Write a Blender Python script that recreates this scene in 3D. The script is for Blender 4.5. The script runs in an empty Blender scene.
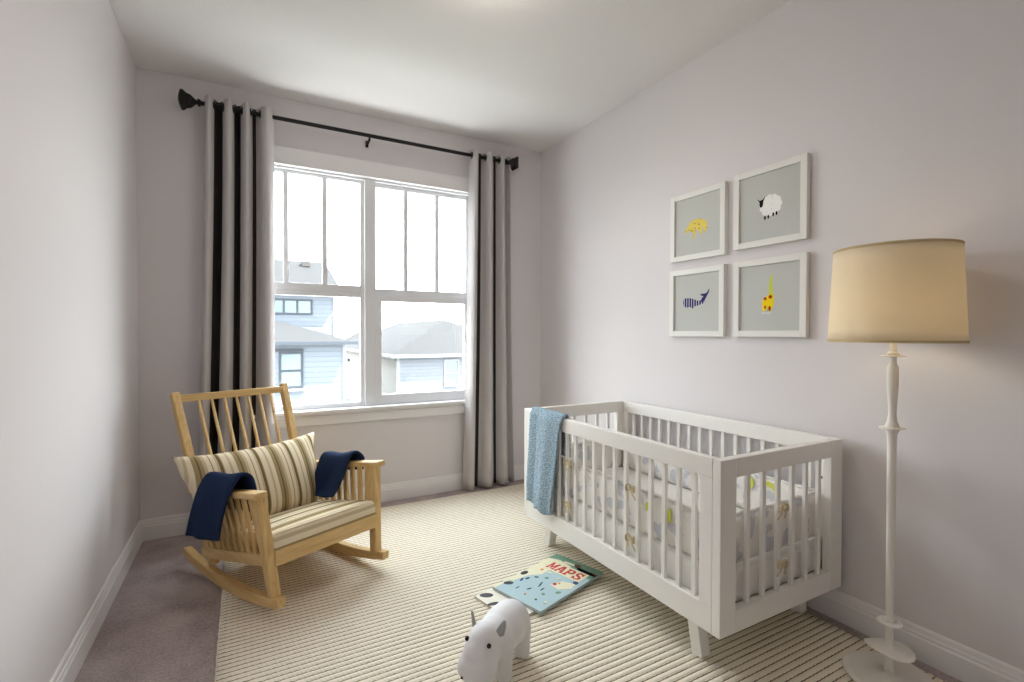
import bpy, bmesh, math, random
from mathutils import Vector, Matrix
random.seed(7)
S = bpy.context.scene
COL = S.collection
PI = math.pi
XL, XR, YB, ZC, YR = -.536, 2.187, 3.493, 2.7165, -.95

# ------------------------------------------------------------------ materials
def new_mat(name):
    m = bpy.data.materials.new(name); m.use_nodes = True
    nt = m.node_tree; b = nt.nodes['Principled BSDF']
    return m, nt, b
def srgb(r, g, b):
    f = lambda c: (c/255)/12.92 if c/255 <= .04045 else ((c/255+.055)/1.055)**2.4
    return (f(r), f(g), f(b), 1)
def N(nt, typ, **kw):
    n = nt.nodes.new(typ)
    for k, v in kw.items():
        if k in n.inputs: n.inputs[k].default_value = v
        else: setattr(n, k, v)
    return n
def L(nt, a, b): nt.links.new(a, b)
def plain(name, col, rough=.6, spec=.3, bump=0, bscale=200, var=0, vscale=8, metallic=0, coords='Object'):
    m, nt, b = new_mat(name)
    b.inputs['Base Color'].default_value = col
    b.inputs['Roughness'].default_value = rough
    b.inputs['Specular IOR Level'].default_value = spec
    b.inputs['Metallic'].default_value = metallic
    tc = N(nt, 'ShaderNodeTexCoord')
    if bump:
        n = N(nt, 'ShaderNodeTexNoise', Scale=bscale, Detail=3.0)
        L(nt, tc.outputs[coords], n.inputs['Vector'])
        bp = N(nt, 'ShaderNodeBump', Strength=bump, Distance=.004)
        L(nt, n.outputs['Fac'], bp.inputs['Height']); L(nt, bp.outputs['Normal'], b.inputs['Normal'])
    if var:
        n = N(nt, 'ShaderNodeTexNoise', Scale=vscale, Detail=4.0)
        L(nt, tc.outputs[coords], n.inputs['Vector'])
        mx = N(nt, 'ShaderNodeMix', data_type='RGBA')
        mx.inputs['A'].default_value = tuple(c*(1-var) for c in col[:3])+(1,)
        mx.inputs['B'].default_value = tuple(min(1, c*(1+var)) for c in col[:3])+(1,)
        L(nt, n.outputs['Fac'], mx.inputs['Factor']); L(nt, mx.outputs['Result'], b.inputs['Base Color'])
    return m
def wood(name, c1, c2, axis=2, scale=22):
    m, nt, b = new_mat(name)
    tc = N(nt, 'ShaderNodeTexCoord'); mp = N(nt, 'ShaderNodeMapping')
    sc = [scale, scale, scale]; sc[axis] = scale*.07
    mp.inputs['Scale'].default_value = sc
    n = N(nt, 'ShaderNodeTexNoise', Scale=3.0, Detail=5.0, Distortion=.6)
    cr = N(nt, 'ShaderNodeValToRGB')
    cr.color_ramp.elements[0].position = .3; cr.color_ramp.elements[0].color = c1
    cr.color_ramp.elements[1].position = .7; cr.color_ramp.elements[1].color = c2
    L(nt, tc.outputs['Object'], mp.inputs['Vector']); L(nt, mp.outputs['Vector'], n.inputs['Vector'])
    L(nt, n.outputs['Fac'], cr.inputs['Fac']); L(nt, cr.outputs['Color'], b.inputs['Base Color'])
    b.inputs['Roughness'].default_value = .45; b.inputs['Specular IOR Level'].default_value = .35
    return m
def emis(name, col, st):
    m, nt, b = new_mat(name)
    b.inputs['Base Color'].default_value = col
    b.inputs['Emission Color'].default_value = col; b.inputs['Emission Strength'].default_value = st
    return m

M = {}
M['wall'] = plain('wall paint', srgb(217, 213, 214), .75, .2, bump=.05, bscale=160)
M['ceil'] = plain('ceiling paint', srgb(226, 223, 221), .9, .1, bump=.25, bscale=120)
M['trim'] = plain('white trim paint', srgb(228, 226, 226), .4, .4)
M['winwhite'] = plain('white window vinyl', srgb(224, 225, 228), .4, .4)
M['black'] = plain('black metal', srgb(16, 14, 14), .5, .3)
M['cribwhite'] = plain('white crib lacquer', srgb(233, 231, 226), .35, .4)
M['lampwhite'] = plain('chalky white plaster', srgb(232, 228, 220), .6, .25, bump=.06, bscale=60)
M['frame'] = plain('white picture frame', srgb(226, 225, 220), .5, .3)
M['print'] = plain('grey print paper', srgb(190, 192, 187), .7, .2)
M['navy'] = plain('navy throw fabric', srgb(32, 47, 76), .95, .1, bump=.5, bscale=500, var=.25, vscale=25)
M['hippo'] = plain('white hippo leather', srgb(226, 226, 228), .6, .3, bump=.12, bscale=90)
M['hippoear'] = plain('grey hippo felt', srgb(170, 170, 172), .8, .2)
M['oak'] = wood('pale oak', srgb(196, 161, 104), srgb(222, 189, 132), 2)
M['oakx'] = wood('pale oak crosswise', srgb(196, 161, 104), srgb(222, 189, 132), 0)
M['oaky'] = wood('pale oak lengthwise', srgb(196, 161, 104), srgb(222, 189, 132), 1)
M['sheet'] = plain('white cot sheet', srgb(232, 230, 226), .9, .1, bump=.2, bscale=60)
M['ribbon'] = plain('tan ribbon', srgb(206, 192, 158), .7, .2)
M['lime'] = plain('lime print', srgb(212, 216, 96), .8, .1)
M['grommet'] = plain('dark grommet metal', srgb(50, 46, 44), .35, .5, metallic=.6)

def carpet_mat():
    m, nt, b = new_mat('taupe carpet')
    tc = N(nt, 'ShaderNodeTexCoord')
    n1 = N(nt, 'ShaderNodeTexNoise', Scale=85.0, Detail=5.0, Roughness=.75)
    n2 = N(nt, 'ShaderNodeTexNoise', Scale=5.0, Detail=3.0)
    L(nt, tc.outputs['Object'], n1.inputs['Vector']); L(nt, tc.outputs['Object'], n2.inputs['Vector'])
    cr = N(nt, 'ShaderNodeValToRGB')
    cr.color_ramp.elements[0].position = .3; cr.color_ramp.elements[0].color = srgb(134, 122, 120)
    cr.color_ramp.elements[1].position = .7; cr.color_ramp.elements[1].color = srgb(213, 199, 196)
    mx = N(nt, 'ShaderNodeMath', operation='MULTIPLY_ADD'); mx.inputs[1].default_value = .4
    L(nt, n2.outputs['Fac'], mx.inputs[0])
    sc = N(nt, 'ShaderNodeMath', operation='MULTIPLY'); sc.inputs[1].default_value = .65
    L(nt, n1.outputs['Fac'], sc.inputs[0]); L(nt, sc.outputs[0], mx.inputs[2])
    L(nt, mx.outputs[0], cr.inputs['Fac']); L(nt, cr.outputs['Color'], b.inputs['Base Color'])
    bp = N(nt, 'ShaderNodeBump', Strength=.9, Distance=.012)
    L(nt, n1.outputs['Fac'], bp.inputs['Height']); L(nt, bp.outputs['Normal'], b.inputs['Normal'])
    b.inputs['Roughness'].default_value = 1; b.inputs['Specular IOR Level'].default_value = 0
    return m
M['carpet'] = carpet_mat()

RUGP = .026
def rug_mat():
    m, nt, b = new_mat('cream braided rug')
    tc = N(nt, 'ShaderNodeTexCoord'); sp = N(nt, 'ShaderNodeSeparateXYZ')
    L(nt, tc.outputs['Object'], sp.inputs[0])
    def math_(op, a, bb=None, c=None):
        n = N(nt, 'ShaderNodeMath', operation=op)
        for i, v in enumerate((a, bb, c)):
            if v is None: continue
            if isinstance(v, (int, float)): n.inputs[i].default_value = v
            else: L(nt, v, n.inputs[i])
        return n.outputs[0]
    wob = math_('MULTIPLY', math_('SINE', math_('MULTIPLY', sp.outputs['X'], 2*PI/.023)), .0007)
    v = math_('DIVIDE', math_('ADD', sp.outputs['Y'], wob), RUGP)
    fr = math_('FRACT', v)
    d = math_('ABSOLUTE', math_('SUBTRACT', fr, .5))             # .5 in the gap between braids
    ns = N(nt, 'ShaderNodeTexNoise', Scale=45.0, Detail=2.0); L(nt, tc.outputs['Object'], ns.inputs['Vector'])
    edge = math_('ADD', d, math_('MULTIPLY', math_('SUBTRACT', ns.outputs['Fac'], .5), .09))
    mr = N(nt, 'ShaderNodeMapRange', interpolation_type='SMOOTHSTEP'); L(nt, edge, mr.inputs['Value'])
    mr.inputs['From Min'].default_value = .385; mr.inputs['From Max'].default_value = .47
    row = math_('FLOOR', v)
    diag = math_('FRACT', math_('ADD', math_('ADD', math_('DIVIDE', sp.outputs['X'], .014), math_('MULTIPLY', row, .37)), math_('MULTIPLY', fr, .8)))
    tuft = math_('ABSOLUTE', math_('SUBTRACT', diag, .5))
    mx0 = N(nt, 'ShaderNodeMix', data_type='RGBA')
    mx0.inputs['A'].default_value = srgb(236, 226, 206); mx0.inputs['B'].default_value = srgb(226, 217, 199)
    L(nt, math_('MULTIPLY', tuft, 1.4), mx0.inputs['Factor'])
    mx = N(nt, 'ShaderNodeMix', data_type='RGBA'); mx.inputs['B'].default_value = srgb(92, 74, 50)
    L(nt, mx0.outputs['Result'], mx.inputs['A']); L(nt, mr.outputs['Result'], mx.inputs['Factor'])
    L(nt, mx.outputs['Result'], b.inputs['Base Color'])
    h = math_('SUBTRACT', math_('MULTIPLY', math_('COSINE', math_('MULTIPLY', d, PI)), 1.0), math_('MULTIPLY', tuft, .5))
    bp = N(nt, 'ShaderNodeBump', Strength=.45, Distance=.004); L(nt, h, bp.inputs['Height'])
    L(nt, bp.outputs['Normal'], b.inputs['Normal'])
    b.inputs['Roughness'].default_value = 1; b.inputs['Specular IOR Level'].default_value = .05
    return m
M['rug'] = rug_mat()

def stripe_mat(name, axis, period, phase=0.0, zmix=0.0):
    m, nt, b = new_mat(name)
    tc = N(nt, 'ShaderNodeTexCoord'); sp = N(nt, 'ShaderNodeSeparateXYZ')
    L(nt, tc.outputs['Object'], sp.inputs[0])
    a = N(nt, 'ShaderNodeMath', operation='MULTIPLY_ADD'); a.inputs[1].default_value = 1/period; a.inputs[2].default_value = phase
    zm = N(nt, 'ShaderNodeMath', operation='MULTIPLY_ADD'); zm.inputs[1].default_value = zmix
    L(nt, sp.outputs['Z'], zm.inputs[0]); L(nt, sp.outputs[axis], zm.inputs[2]); L(nt, zm.outputs[0], a.inputs[0])
    fr = N(nt, 'ShaderNodeMath', operation='FRACT'); L(nt, a.outputs[0], fr.inputs[0])
    cr = N(nt, 'ShaderNodeValToRGB'); cr.color_ramp.interpolation = 'CONSTANT'
    cream, beige, olive, dark = srgb(226, 212, 184), srgb(196, 180, 148), srgb(160, 142, 104), srgb(116, 98, 66)
    stops = [(0, cream), (.14, beige), (.20, cream), (.32, olive), (.42, dark), (.46, olive), (.54, beige), (.62, cream), (.72, olive), (.75, cream), (.84, beige), (.90, dark), (.97, olive)]
    el = cr.color_ramp.elements
    el[0].position, el[0].color = stops[0]; el[1].position, el[1].color = stops[1]
    for p, c in stops[2:]:
        e = el.new(p); e.color = c
    L(nt, fr.outputs[0], cr.inputs['Fac']); L(nt, cr.outputs['Color'], b.inputs['Base Color'])
    n = N(nt, 'ShaderNodeTexNoise', Scale=350.0); L(nt, tc.outputs['Object'], n.inputs['Vector'])
    bp = N(nt, 'ShaderNodeBump', Strength=.3, Distance=.002); L(nt, n.outputs['Fac'], bp.inputs['Height'])
    L(nt, bp.outputs['Normal'], b.inputs['Normal'])
    b.inputs['Roughness'].default_value = .95; b.inputs['Specular IOR Level'].default_value = .1
    return m
M['pillow'] = stripe_mat('striped pillow fabric', 'X', .172, .1)
M['seatfab'] = stripe_mat('striped seat fabric', 'Y', .235, .44, -1.0)

def bumper_mat():
    m, nt, b = new_mat('printed cot bumper')
    tc = N(nt, 'ShaderNodeTexCoord')
    n = N(nt, 'ShaderNodeTexVoronoi', Scale=9.0, Randomness=1.0); n.feature = 'SMOOTH_F1'; n.inputs['Smoothness'].default_value = .4
    dn = N(nt, 'ShaderNodeTexNoise', Scale=14.0, Detail=2.0); L(nt, tc.outputs['Object'], dn.inputs['Vector'])
    dm = N(nt, 'ShaderNodeVectorMath', operation='MULTIPLY_ADD'); dm.inputs[1].default_value = (.16, .16, .16)
    L(nt, dn.outputs['Color'], dm.inputs[0]); L(nt, tc.outputs['Object'], dm.inputs[2]); L(nt, dm.outputs[0], n.inputs['Vector'])
    cr = N(nt, 'ShaderNodeValToRGB'); cr.color_ramp.interpolation = 'EASE'
    cr.color_ramp.elements[0].position = .30; cr.color_ramp.elements[0].color = srgb(200, 201, 206)
    cr.color_ramp.elements[1].position = .40; cr.color_ramp.elements[1].color = srgb(232, 229, 224)
    L(nt, n.outputs['Distance'], cr.inputs['Fac']); L(nt, cr.outputs['Color'], b.inputs['Base Color'])
    n2 = N(nt, 'ShaderNodeTexNoise', Scale=22.0); L(nt, tc.outputs['Object'], n2.inputs['Vector'])
    bp = N(nt, 'ShaderNodeBump', Strength=.5, Distance=.01); L(nt, n2.outputs['Fac'], bp.inputs['Height'])
    L(nt, bp.outputs['Normal'], b.inputs['Normal'])
    b.inputs['Roughness'].default_value = .9; b.inputs['Specular IOR Level'].default_value = .1
    return m
M['bumper'] = bumper_mat()

def knit_mat():
    m, nt, b = new_mat('pale blue chunky knit')
    tc = N(nt, 'ShaderNodeTexCoord')
    v = N(nt, 'ShaderNodeTexVoronoi', Scale=140.0); L(nt, tc.outputs['Object'], v.inputs['Vector'])
    cr = N(nt, 'ShaderNodeValToRGB')
    cr.color_ramp.elements[0].position = .1; cr.color_ramp.elements[0].color = srgb(186, 201, 210)
    cr.color_ramp.elements[1].position = .75; cr.color_ramp.elements[1].color = srgb(126, 154, 170)
    L(nt, v.outputs['Distance'], cr.inputs['Fac']); L(nt, cr.outputs['Color'], b.inputs['Base Color'])
    bp = N(nt, 'ShaderNodeBump', Strength=1.0, Distance=.006, invert=True); L(nt, v.outputs['Distance'], bp.inputs['Height'])
    L(nt, bp.outputs['Normal'], b.inputs['Normal'])
    b.inputs['Roughness'].default_value = 1; b.inputs['Specular IOR Level'].default_value = .05
    return m
M['knit'] = knit_mat()

def fabric_translucent(name, col, tcol, fac, bscale=500):
    m, nt, b = new_mat(name)
    b.inputs['Base Color'].default_value = col; b.inputs['Roughness'].default_value = .9; b.inputs['Specular IOR Level'].default_value = .1
    t = N(nt, 'ShaderNodeBsdfTranslucent'); t.inputs['Color'].default_value = tcol
    mx = N(nt, 'ShaderNodeMixShader', Fac=fac)
    L(nt, b.outputs[0], mx.inputs[1]); L(nt, t.outputs[0], mx.inputs[2])
    L(nt, mx.outputs[0], nt.nodes['Material Output'].inputs['Surface'])
    tc = N(nt, 'ShaderNodeTexCoord'); n = N(nt, 'ShaderNodeTexNoise', Scale=float(bscale)); L(nt, tc.outputs['Object'], n.inputs['Vector'])
    bp = N(nt, 'ShaderNodeBump', Strength=.2, Distance=.002); L(nt, n.outputs['Fac'], bp.inputs['Height']); L(nt, bp.outputs['Normal'], b.inputs['Normal'])
    return m
M['curtain'] = plain('grey curtain cloth', srgb(188, 184, 183), .95, .1, bump=.25, bscale=400)
M['curtaindark'] = plain('dark curtain fold band', srgb(52, 47, 46), .95, .1, bump=.25, bscale=400)  # darker colour for bands along the back folds
M['shade'] = fabric_translucent('cream lamp shade linen', srgb(242, 233, 212), srgb(250, 238, 208), .38)
M['shadetrim'] = plain('beige shade trim', srgb(200, 180, 140), .9, .1)

def glass_mat():
    m, nt, b = new_mat('window glass')
    tr = N(nt, 'ShaderNodeBsdfTransparent'); tr.inputs['Color'].default_value = (.96, .98, .98, 1)
    gl = N(nt, 'ShaderNodeBsdfGlossy', Roughness=.02)
    mx = N(nt, 'ShaderNodeMixShader', Fac=.04)
    L(nt, tr.outputs[0], mx.inputs[1]); L(nt, gl.outputs[0], mx.inputs[2])
    L(nt, mx.outputs[0], nt.nodes['Material Output'].inputs['Surface'])
    return m
M['glass'] = glass_mat()

def siding_mat(name, col, pitch=.16):
    m, nt, b = new_mat(name)
    tc = N(nt, 'ShaderNodeTexCoord'); sp = N(nt, 'ShaderNodeSeparateXYZ'); L(nt, tc.outputs['Object'], sp.inputs[0])
    d = N(nt, 'ShaderNodeMath', operation='DIVIDE'); d.inputs[1].default_value = pitch; L(nt, sp.outputs['Z'], d.inputs[0])
    fr = N(nt, 'ShaderNodeMath', operation='FRACT'); L(nt, d.outputs[0], fr.inputs[0])
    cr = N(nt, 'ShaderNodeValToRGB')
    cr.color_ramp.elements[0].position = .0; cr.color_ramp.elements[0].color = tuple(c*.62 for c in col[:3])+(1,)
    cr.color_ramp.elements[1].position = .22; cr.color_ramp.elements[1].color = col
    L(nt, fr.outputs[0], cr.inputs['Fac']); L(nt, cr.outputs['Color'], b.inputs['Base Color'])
    b.inputs['Roughness'].default_value = .8; b.inputs['Specular IOR Level'].default_value = .1
    return m

# ------------------------------------------------------------------ helpers
def setp(o, label=None, cat=None, group=None, kind=None):
    if label: o['label'] = label
    if cat: o['category'] = cat
    if group: o['group'] = group
    if kind: o['kind'] = kind
    return o
def empty(name, loc, rz=0, **kw):
    o = bpy.data.objects.new(name, None); COL.objects.link(o)
    o.location = loc; o.rotation_euler = (0, 0, rz); o.empty_display_size = .1
    return setp(o, **kw)
def link(name, bm, mats, parent=None, bevel=0, smooth=False, subsurf=0, solid=0, loc=None, rot=None, segs=2, **kw):
    bmesh.ops.recalc_face_normals(bm, faces=bm.faces) if kw.pop('recalc', True) else None
    me = bpy.data.meshes.new(name); bm.to_mesh(me); bm.free()
    for m in (mats if isinstance(mats, (list, tuple)) else [mats]): me.materials.append(m)
    o = bpy.data.objects.new(name, me); COL.objects.link(o)
    if parent: o.parent = parent
    if loc: o.location = loc
    if rot: o.rotation_euler = rot
    if smooth:
        for p in me.polygons: p.use_smooth = True
    if solid:
        md = o.modifiers.new('solid', 'SOLIDIFY'); md.thickness = solid; md.offset = 0
    if bevel:
        md = o.modifiers.new('bevel', 'BEVEL'); md.width = bevel; md.segments = segs; md.limit_method = 'ANGLE'
    if subsurf:
        md = o.modifiers.new('sub', 'SUBSURF'); md.levels = subsurf; md.render_levels = subsurf
    return setp(o, **kw)
def B(): return bmesh.new()
def box(bm, a, b, mi=0):
    x0, y0, z0 = a; x1, y1, z1 = b
    v = [bm.verts.new(p) for p in [(x0,y0,z0),(x1,y0,z0),(x1,y1,z0),(x0,y1,z0),(x0,y0,z1),(x1,y0,z1),(x1,y1,z1),(x0,y1,z1)]]
    for f in [(0,3,2,1),(4,5,6,7),(0,1,5,4),(1,2,6,5),(2,3,7,6),(3,0,4,7)]:
        bm.faces.new([v[i] for i in f]).material_index = mi
    return bm
def bar(bm, p, q, wx, wy, wx2=None, wy2=None, up=(0, 1, 0), mi=0):
    """rectangular bar from p to q: wx across (side), wy along 'up'"""
    p, q = Vector(p), Vector(q); d = (q-p).normalized()
    u = Vector(up); s = d.cross(u).normalized(); u = s.cross(d).normalized()
    wx2 = wx if wx2 is None else wx2; wy2 = wy if wy2 is None else wy2
    A = [bm.verts.new(p+s*a*wx/2+u*b*wy/2) for a, b in ((-1,-1),(1,-1),(1,1),(-1,1))]
    C = [bm.verts.new(q+s*a*wx2/2+u*b*wy2/2) for a, b in ((-1,-1),(1,-1),(1,1),(-1,1))]
    bm.faces.new(A[::-1]).material_index = mi; bm.faces.new(C).material_index = mi
    for i in range(4): bm.faces.new([A[i], A[(i+1) % 4], C[(i+1) % 4], C[i]]).material_index = mi
    return bm
def tube(bm, pts, r, n=10, radii=None, cap=True):
    rings = []; pts = [Vector(p) for p in pts]
    for i, p in enumerate(pts):
        d = (pts[min(i+1, len(pts)-1)]-pts[max(i-1, 0)]).normalized()
        ref = Vector((0, 0, 1)) if abs(d.z) < .9 else Vector((1, 0, 0))
        s = d.cross(ref).normalized(); u = s.cross(d); rr = radii[i] if radii else r
        rings.append([bm.verts.new(p+(s*math.cos(2*PI*k/n)+u*math.sin(2*PI*k/n))*rr) for k in range(n)])
    for a, b in zip(rings, rings[1:]):
        for k in range(n): bm.faces.new([a[k], a[(k+1) % n], b[(k+1) % n], b[k]])
    if cap: bm.faces.new(rings[0][::-1]); bm.faces.new(rings[-1])
    return bm
def lathe(bm, prof, n=48, c=(0, 0, 0), cap=True, axis='Z', phase=0):
    rings = []
    for r, z in prof:
        ring = []
        for k in range(n):
            t = 2*PI*k/n+phase; a, b = r*math.cos(t), r*math.sin(t)
            p = (a, b, z) if axis == 'Z' else (z, a, b)
            ring.append(bm.verts.new((p[0]+c[0], p[1]+c[1], p[2]+c[2])))
        rings.append(ring)
    for a, b in zip(rings, rings[1:]):
        for k in range(n): bm.faces.new([a[k], a[(k+1) % n], b[(k+1) % n], b[k]])
    if cap: bm.faces.new(rings[0][::-1]); bm.faces.new(rings[-1])
    return bm
def sheet(bm, fn, nu, nv, mi=None):
    g = [[bm.verts.new(fn(i/nu, j/nv)) for j in range(nv+1)] for i in range(nu+1)]
    for i in range(nu):
        for j in range(nv):
            f = bm.faces.new([g[i][j], g[i+1][j], g[i+1][j+1], g[i][j+1]])
            if mi: f.material_index = mi((i+.5)/nu, (j+.5)/nv)
    return bm
def poly(bm, pts, mi=0):
    f = bm.faces.new([bm.verts.new(p) for p in pts]); f.material_index = mi; return f
def prism(bm, outline, fn, t0, t1, mi=0):
    """extrude a 2-D outline: fn(u, v, t) -> point"""
    A = [bm.verts.new(fn(u, v, t0)) for u, v in outline]; C = [bm.verts.new(fn(u, v, t1)) for u, v in outline]
    bm.faces.new(A[::-1]).material_index = mi; bm.faces.new(C).material_index = mi
    n = len(A)
    for i in range(n): bm.faces.new([A[i], A[(i+1) % n], C[(i+1) % n], C[i]]).material_index = mi
    return bm
def ell(u, v, a, b, n=20, rot=0):
    return [(u+a*math.cos(2*PI*k/n)*math.cos(rot)-b*math.sin(2*PI*k/n)*math.sin(rot), v+a*math.cos(2*PI*k/n)*math.sin(rot)+b*math.sin(2*PI*k/n)*math.cos(rot)) for k in range(n)]
def lerp(a, b, t): return a+(b-a)*t

# ------------------------------------------------------------------ room shell
T = .16
link('floor', box(B(), (XL-T, YR-T, -.1), (XR+T, YB+T, 0)), M['carpet'], kind='structure')
link('ceiling', box(B(), (XL-T, YR-T, ZC), (XR+T, YB+T, ZC+.2)), M['ceil'], kind='structure')
link('wall_left', box(B(), (XL-T, YR-T, 0), (XL, YB+T, ZC)), M['wall'], kind='structure')
link('wall_right', box(B(), (XR, YR-T, 0), (XR+T, YB+T, ZC)), M['wall'], kind='structure')
link('wall_rear', box(B(), (XL, YR-T, 0), (XR, YR, ZC)), M['wall'], kind='structure')
WX0, WX1, WZ0, WZ1 = -.055, 1.585, .665, 2.30
bm = B()
for a, b in (((XL, YB, 0), (WX0, YB+T, ZC)), ((WX1, YB, 0), (XR, YB+T, ZC)), ((WX0, YB, 0), (WX1, YB+T, WZ0)), ((WX0, YB, WZ1), (WX1, YB+T, ZC))):
    box(bm, a, b)
link('wall_back', bm, M['wall'], kind='structure')
# baseboards: moulded profile
BP = [(0, 0), (.016, 0), (.016, .080), (.012, .086), (.012, .096), (.009, .100), (.007, .116), (.003, .122), (0, .122)]
def baseboard(name, fn, t0, t1): link(name, prism(B(), BP, fn, t0, t1), M['trim'], kind='structure')
baseboard('baseboard_left', lambda u, v, t: (XL+u, t, v), YR, YB)
baseboard('baseboard_right', lambda u, v, t: (XR-u, t, v), YR, YB)
baseboard('baseboard_back', lambda u, v, t: (t, YB-u, v), XL, XR)
baseboard('baseboard_rear', lambda u, v, t: (t, YR+u, v), XL, XR)

# window: frame > sash, muntin, pane
bm = B()
FY0, FY1 = YB+.012, YB+.11
box(bm, (WX0, FY0, WZ0), (-.032, FY1, WZ1)); box(bm, (1.558, FY0, WZ0), (WX1, FY1, WZ1))
box(bm, (-.032, FY0, 2.272), (1.558, FY1, WZ1)); box(bm, (-.032, FY0, WZ0), (1.558, FY1, .69))
box(bm, (.742, FY0, .69), (.818, FY1, 2.272))
win = link('window_1', bm, M['winwhite'], bevel=.003, kind='structure')
def sash(x0, x1, z0, z1, gx0, gx1, gz0, gz1, y0, y1):
    bm = B()
    box(bm, (x0, y0, z0), (gx0, y1, z1)); box(bm, (gx1, y0, z0), (x1, y1, z1))
    box(bm, (gx0, y0, z0), (gx1, y1, gz0)); box(bm, (gx0, y0, gz1), (gx1, y1, z1))
    link('sash', bm, M['winwhite'], win, bevel=.003)
    link('pane', box(B(), (gx0, (y0+y1)/2+.004, gz0), (gx1, (y0+y1)/2+.008, gz1)), M['glass'], win)
sash(-.032, .742, 1.485, 2.272, .0, .715, 1.535, 2.252, YB+.035, YB+.07)
sash(-.032, .742, .69, 1.485, .0, .715, .722, 1.452, YB+.030, YB+.066)
sash(.818, 1.558, 1.475, 2.272, .824, 1.520, 1.520, 2.242, YB+.04, YB+.085)
sash(.818, 1.558, .69, 1.475, .862, 1.505, .762, 1.430, YB+.022, YB+.062)
for x in (.241, .482): link('muntin', box(B(), (x-.015, YB+.036, 1.535), (x+.015, YB+.062, 2.252)), M['winwhite'], win)
for x in (1.045, 1.285): link('muntin', box(B(), (x-.015, YB+.046, 1.520), (x+.015, YB+.072, 2.242)), M['winwhite'], win)
# casing: header board with a lip, side boards, stool and apron
bm = B()
box(bm, (-.145, YB-.022, 2.295), (1.675, YB, 2.398)); box(bm, (-.155, YB-.032, 2.284), (1.685, YB, 2.297))
link('trim_1', bm, M['trim'], bevel=.003, kind='structure')
link('trim_2', box(B(), (-.125, YB-.016, .70), (WX0+.008, YB, 2.284)), M['trim'], bevel=.003, kind='structure')
link('trim_3', box(B(), (WX1-.008, YB-.016, .70), (1.655, YB, 2.284)), M['trim'], bevel=.003, kind='structure')
bm = B()
box(bm, (-.16, YB-.045, .665), (1.69, YB+.014, .688)); box(bm, (-.13, YB-.02, .588), (1.66, YB, .665)); box(bm, (-.13, YB-.028, .640), (1.66, YB, .652))
link('trim_4', bm, M['trim'], bevel=.004, kind='structure')

# ------------------------------------------------------------------ ceiling light
cl = empty('ceiling_light', (.875, 1.775, ZC), label='round white flush ceiling light at the top edge of the photo', cat='ceiling light')
link('base', lathe(B(), [(.165, -.022), (.168, -.01), (.168, 0)]), M['trim'], cl, smooth=False)
dome = [(.001, -.085)]+[(.155*math.sin(a), -.022-.063*math.cos(a)) for a in [k*PI/2/10 for k in range(1, 11)]]
link('diffuser', lathe(B(), dome, cap=False), emis('lit opal diffuser', (1, .88, .80, 1), 30.0), cl, smooth=True)

# ------------------------------------------------------------------ curtain rod and curtains
RY, RZ = YB-.09, 2.546
rod = empty('curtain_rod', (.79, RY, RZ), label='black metal curtain rod spanning above the window', cat='curtain rod')
link('pole', lathe(B(), [(.0125, -1.02), (.0125, 1.02)], 16, axis='X'), M['black'], rod, smooth=False)
for s in (-1, 1):
    pr = [(.011, 1.00), (.024, 1.012), (.024, 1.022), (.012, 1.026), (.02, 1.036), (.040, 1.055), (.046, 1.075), (.062, 1.092), (.062, 1.104), (.040, 1.112), (.012, 1.118)]
    bm = lathe(B(), [(r, s*x) for r, x in pr], 4, axis='X', phase=PI/4)
    link('finial', bm, M['black'], rod, bevel=.002)
for x in (-.95, -.035, 1.0):
    bm = B(); box(bm, (x-.009, .080, -.050), (x+.009, .09, -.008)); bar(bm, (x, .084, -.035), (x, .0, -.022), .012, .012, up=(0, 0, 1))
    tube(bm, [(x, .017*math.cos(a), .017*math.sin(a)) for a in [PI*.1-PI*1.2*k/8 for k in range(9)]], .005, 6); tube(bm, [(x, 0, -.017), (x, 0, -.034)], .005, 8)
    link('bracket', bm, M['black'], rod)

def curtain(label, x0, x1, xb0, xb1, folds, darks, amp):
    """folds: (u, phase) pairs, phase 0 at a front fold and 1 at a back fold; darks: u ranges in the darker colour"""
    nu, nv = 240, 40
    def phase(u):
        for (a, p), (b, q) in zip(folds, folds[1:]):
            if u <= b: return lerp(p, q, (u-a)/(b-a))
        return folds[-1][1]
    def fn(u, v):
        z = lerp(.018, RZ+.042, v)
        k = 1-v
        e = u+.010*math.sin(5*u*PI+3*v)*k
        x = lerp(lerp(x0, x1, e), lerp(xb0, xb1, e), k**1.6)
        c = math.cos(PI*phase(u)); c = math.copysign(abs(c)**.8, c)
        y = RY-amp*c*(1+.12*math.sin(4*v+9*u)*k)
        return (x, y, z)
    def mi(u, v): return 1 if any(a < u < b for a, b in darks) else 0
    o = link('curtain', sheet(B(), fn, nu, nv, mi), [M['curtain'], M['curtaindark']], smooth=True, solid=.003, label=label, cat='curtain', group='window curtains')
    us = [u/400 for u in range(8, 392) if (phase(u/400) % 1 < .5) != (phase((u+1)/400) % 1 < .5) and abs(phase(u/400) % 1-.5) < .1]
    for uu in us:
        p = fn(uu, (RZ-.018)/(RZ+.042-.018))
        bm = B(); pts = [(p[0], RY+.022*math.cos(a), RZ+.022*math.sin(a)) for a in [2*PI*q/16 for q in range(17)]]
        tube(bm, pts, .005, 6, cap=False)
        link('grommet', bm, M['grommet'], o)
    return o
px = lambda p: (p-205.3)/67.7
curtain('grey curtain with dark bands in its folds left of the window behind the rocking chair', -.197, .168, -.262, .17,
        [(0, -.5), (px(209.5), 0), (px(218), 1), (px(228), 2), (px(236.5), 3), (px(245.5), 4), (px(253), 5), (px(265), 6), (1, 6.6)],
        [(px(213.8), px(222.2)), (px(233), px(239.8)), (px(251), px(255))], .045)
px = lambda p: (p-469)/41
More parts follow.
